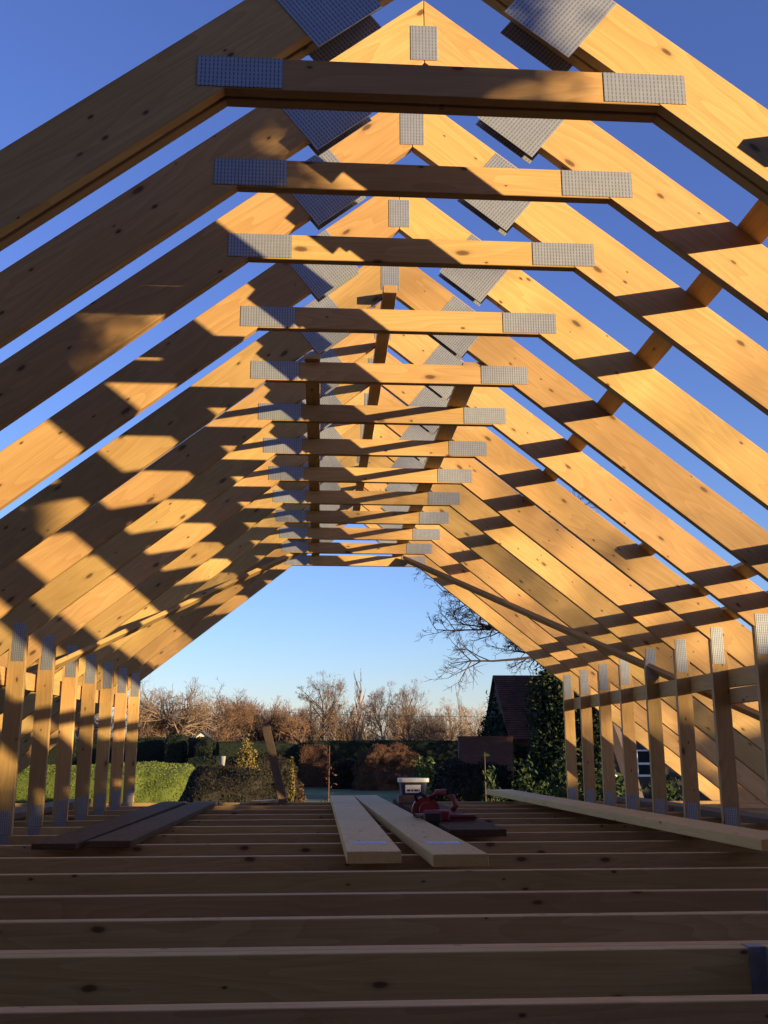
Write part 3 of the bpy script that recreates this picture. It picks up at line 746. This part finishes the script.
# ------------------------------------------------------------------ bare winter trees
KO = [9, 7, 6, 5, 4]
ENV = (4.9, 3.3, 4.6)
oak = tree_meshes(11, 8.6, 2.4, [9, 6, 5, 4, 3], spread=.80, shrink=.72, bend=.12, up=.02, r0=.24, minr=.005, maxl=5, t0=.55)
ENV = (6.4, 3.5, 3.1)
elm = tree_meshes(23, 10, 6.6, [17, 7, 5, 5, 3], spread=.72, shrink=.56, bend=.09, up=.03, r0=.16, minr=.005, maxl=5, t0=.40)
ENV = None
pop = tree_meshes(35, 10, 8.0, [26, 7, 6, 5], spread=.38, shrink=.27, bend=.06, up=.14, r0=.12, minr=.007, maxl=4, t0=.15)
shr = tree_meshes(41, 6, 1.2, [10, 6, 5, 4], spread=.5, shrink=.85, bend=.10, up=.05, r0=.08, minr=.0045, maxl=4, t0=.2)
def BT(x, ytop, Y, ms, w, mats, label, H0, group='bare trees beyond the garden'):
    Y += 26; p = at(x, ytop, Y); h = p.z - GZ; s = h / H0
    return bare_tree(ms, (p.x, Y, GZ), (s * w, s * w, s), rg.uniform(0, 6.28), mats, label, 'tree', group)
BM, BRD, BPL, BDK = (BARK, BARK), (BARK, BARKRED), (BARKPALE, BARKPALE), (BARKDARK, BARKDARK)
BT(174, 686, 82, oak, 1.05, (BARK, BARKPALE), 'wide spreading bare oak on the left, seen just right of the far studs', 8.6)
BT(328, 680, 79, elm, 1.0, (BARKDARK, BARK), 'tall bare tree with a rounded crown above the pale planks', 10)
BT(355, 672, 90, pop, 1.0, BPL, 'tall whitish slender bare tree right of the tall round crowned tree', 10)
BT(390, 689, 88, elm, .8, (BARKPALE, BARKRED), 'bare tree left of the pair above the russet shrub', 10)
BT(416, 687, 86, elm, .8, (BARKPALE, BARKPALE), 'bare tree right of the pair above the russet shrub', 10)
BT(232, 695, 92, oak, 1.0, BRD, 'broad russet bare tree behind the golden shrub', 8.6)
BT(262, 702, 95, oak, .9, BRD, 'russet bare tree behind the leaning post', 8.6)
BT(372, 700, 98, elm, .8, BRD, 'russet bare tree between the whitish tree and the pair', 10)
BT(296, 706, 90, oak, .8, (BARKDARK, BARKRED), 'low dark red bare tree left of the tall round crowned tree', 8.6)
BT(462, 684, 80, pop, .45, (BARKPALE, BARK), 'very thin wispy bare birch left of the tiled house', 10)
BT(448, 704, 96, elm, .9, BPL, 'pale low bare tree behind the thin birch', 10)
BT(482, 708, 98, elm, .8, BPL, 'pale bare tree touching the edge of the tiled house', 10)
BT(432, 712, 84, shr, .7, BDK, 'dark little bare tree at the right end of the woodland', 6)
BT(146, 698, 90, oak, .9, BRD, 'russet bare tree partly hidden by the farthest left stud', 8.6)
BT(118, 700, 95, elm, .9, BRD, 'russet bare tree seen between the left studs', 10)
for x, yt, Y in ((156, 712, 84), (190, 708, 96), (212, 703, 88), (247, 700, 99), (280, 708, 97), (308, 712, 94), (345, 708, 99), (402, 706, 99), (92, 712, 97), (440, 716, 99), (498, 712, 100)):
    o = BT(x, yt, Y, shr, .85, BRD if x < 330 else (BARKPALE, BARKRED), 'bushy bare russet tree in the low line of woodland beyond the hedges', 6)
# the low brush that reads as one mass
def brush():
    rr = random.Random(9); vs, fs = [], []
    for i in range(9000):
        px = rr.uniform(-60, 520); Y = rr.uniform(126, 140); p = at(px, 735, Y); env = 722 + 7 * noise.noise(Vector((px * .03, 0, 0))) + 4 * noise.noise(Vector((px * .12, 3, 0)))
        zt = at(px, env + rr.uniform(-4, 14), Y).z; x = p.x
        w = rr.uniform(.008, .022); l = rr.gauss(0, .35); i0 = len(vs)
        vs += [(x - w, Y, GZ + 1), (x + w, Y, GZ + 1), (x + l, Y + rr.gauss(0, .3), zt), (x, Y + w * 2, GZ + 1)]
        fs += [(i0, i0 + 1, i0 + 2), (i0 + 1, i0 + 3, i0 + 2), (i0 + 3, i0, i0 + 2)]
        for _ in range(3):
            t = rr.uniform(.3, .8); bx, bz = x + l * t, GZ + 1 + (zt - GZ - 1) * t; j = len(vs)
            vs += [(bx, Y, bz - .02), (bx, Y, bz + .02), (bx + rr.gauss(0, .5), Y + rr.gauss(0, .4), bz + rr.uniform(.3, 1.1))]; fs.append((j, j + 1, j + 2))
    tag(pyd('woodland_brush', vs, fs, BARKRED), 'russet brush and saplings filling in behind the bare trees', 'brush', kind='stuff')
brush()
# big bare tree whose branches reach in from the right
big = tree_meshes(57, 9.0, 6.5, [11, 6, 6, 6, 5], spread=.85, shrink=.55, bend=.11, up=.03, r0=.24, minr=.0045, maxl=5, t0=.72)
p = at(640, 700, 27)
bare_tree(big, (p.x, 27, GZ), (1.25, 1.25, 1.05), 2.0, BDK, 'large bare tree on the right whose thin branches hang over the tiled house')
sparse = tree_meshes(77, 10, 3.0, [9, 5, 4, 4], spread=.75, shrink=.72, bend=.12, up=.03, r0=.12, minr=.006, maxl=4, t0=.45)
bare_tree(sparse, (20.8, -9.2, GZ), (1, 1, 1), 1.0, BDK, 'unseen sparse bare tree added behind the viewer to dapple the sunlight')  # unseen tree added to dapple the sun on the near trusses
# overhead cable
v_, f_ = [], []
a, b = at(150, 700, 70), at(496, 717, 35.9)
tube(v_, f_, [a.lerp(b, i / 24) - Vector((0, 0, .9 * 4 * (i / 24) * (1 - i / 24))) * .3 for i in range(25)], [.010] * 25, 4)
tag(pyd('overhead_cable', v_, f_, BLACK), 'thin overhead cable crossing the sky to the tiled house', 'cable')

# ------------------------------------------------------------------ sky and sun
SUN_A, SUN_B = 1.35, .243            # the light travels (-A, 1, -B)
d = Vector((-SUN_A, 1, -SUN_B)).normalized()
sl = bpy.data.lights.new('sun', 'SUN'); sl.energy = 4.5; sl.angle = R(.53); sl.color = (1, .76, .42)
so = bpy.data.objects.new('sun', sl); C.objects.link(so); so.rotation_euler = d.to_track_quat('-Z', 'Y').to_euler(); so.location = (20, -12, 8)
w = bpy.data.worlds.new('World'); sc.world = w; w.use_nodes = True; nt = w.node_tree
bg = nt.nodes['Background']; sky = nt.nodes.new('ShaderNodeTexSky'); sky.sky_type = 'NISHITA'; sky.sun_disc = False
sky.sun_elevation = math.asin(-d.z); sky.sun_rotation = math.atan2(-d.x, -d.y)
sky.air_density = 1.0; sky.dust_density = .4; sky.ozone_density = 5; sky.altitude = 50
tint = nt.nodes.new('ShaderNodeMix'); tint.data_type = 'RGBA'; tint.blend_type = 'MULTIPLY'; tint.inputs[0].default_value = 1
nt.links.new(sky.outputs[0], tint.inputs[6]); wtc = nt.nodes.new('ShaderNodeTexCoord'); wsx = nt.nodes.new('ShaderNodeSeparateXYZ'); nt.links.new(wtc.outputs['Generated'], wsx.inputs[0])
wr = nt.nodes.new('ShaderNodeValToRGB'); nt.links.new(wsx.outputs[2], wr.inputs[0])      # white balance of a clear winter sky, paler towards the horizon
wr.color_ramp.elements[0].position = .02; wr.color_ramp.elements[0].color = (1.55, 1.04, .96, 1)
wr.color_ramp.elements[1].position = .45; wr.color_ramp.elements[1].color = (1.36, .83, 1.0, 1)
nt.links.new(wr.outputs[0], tint.inputs[7])
nt.links.new(tint.outputs[2], bg.inputs[0]); bg.inputs[1].default_value = .116
sc.view_settings.view_transform = 'Standard'; sc.view_settings.look = 'None'; sc.view_settings.gamma = 1; sc.view_settings.use_curve_mapping = False
sc.view_settings.exposure = 1.36
sc.render.engine = 'CYCLES'
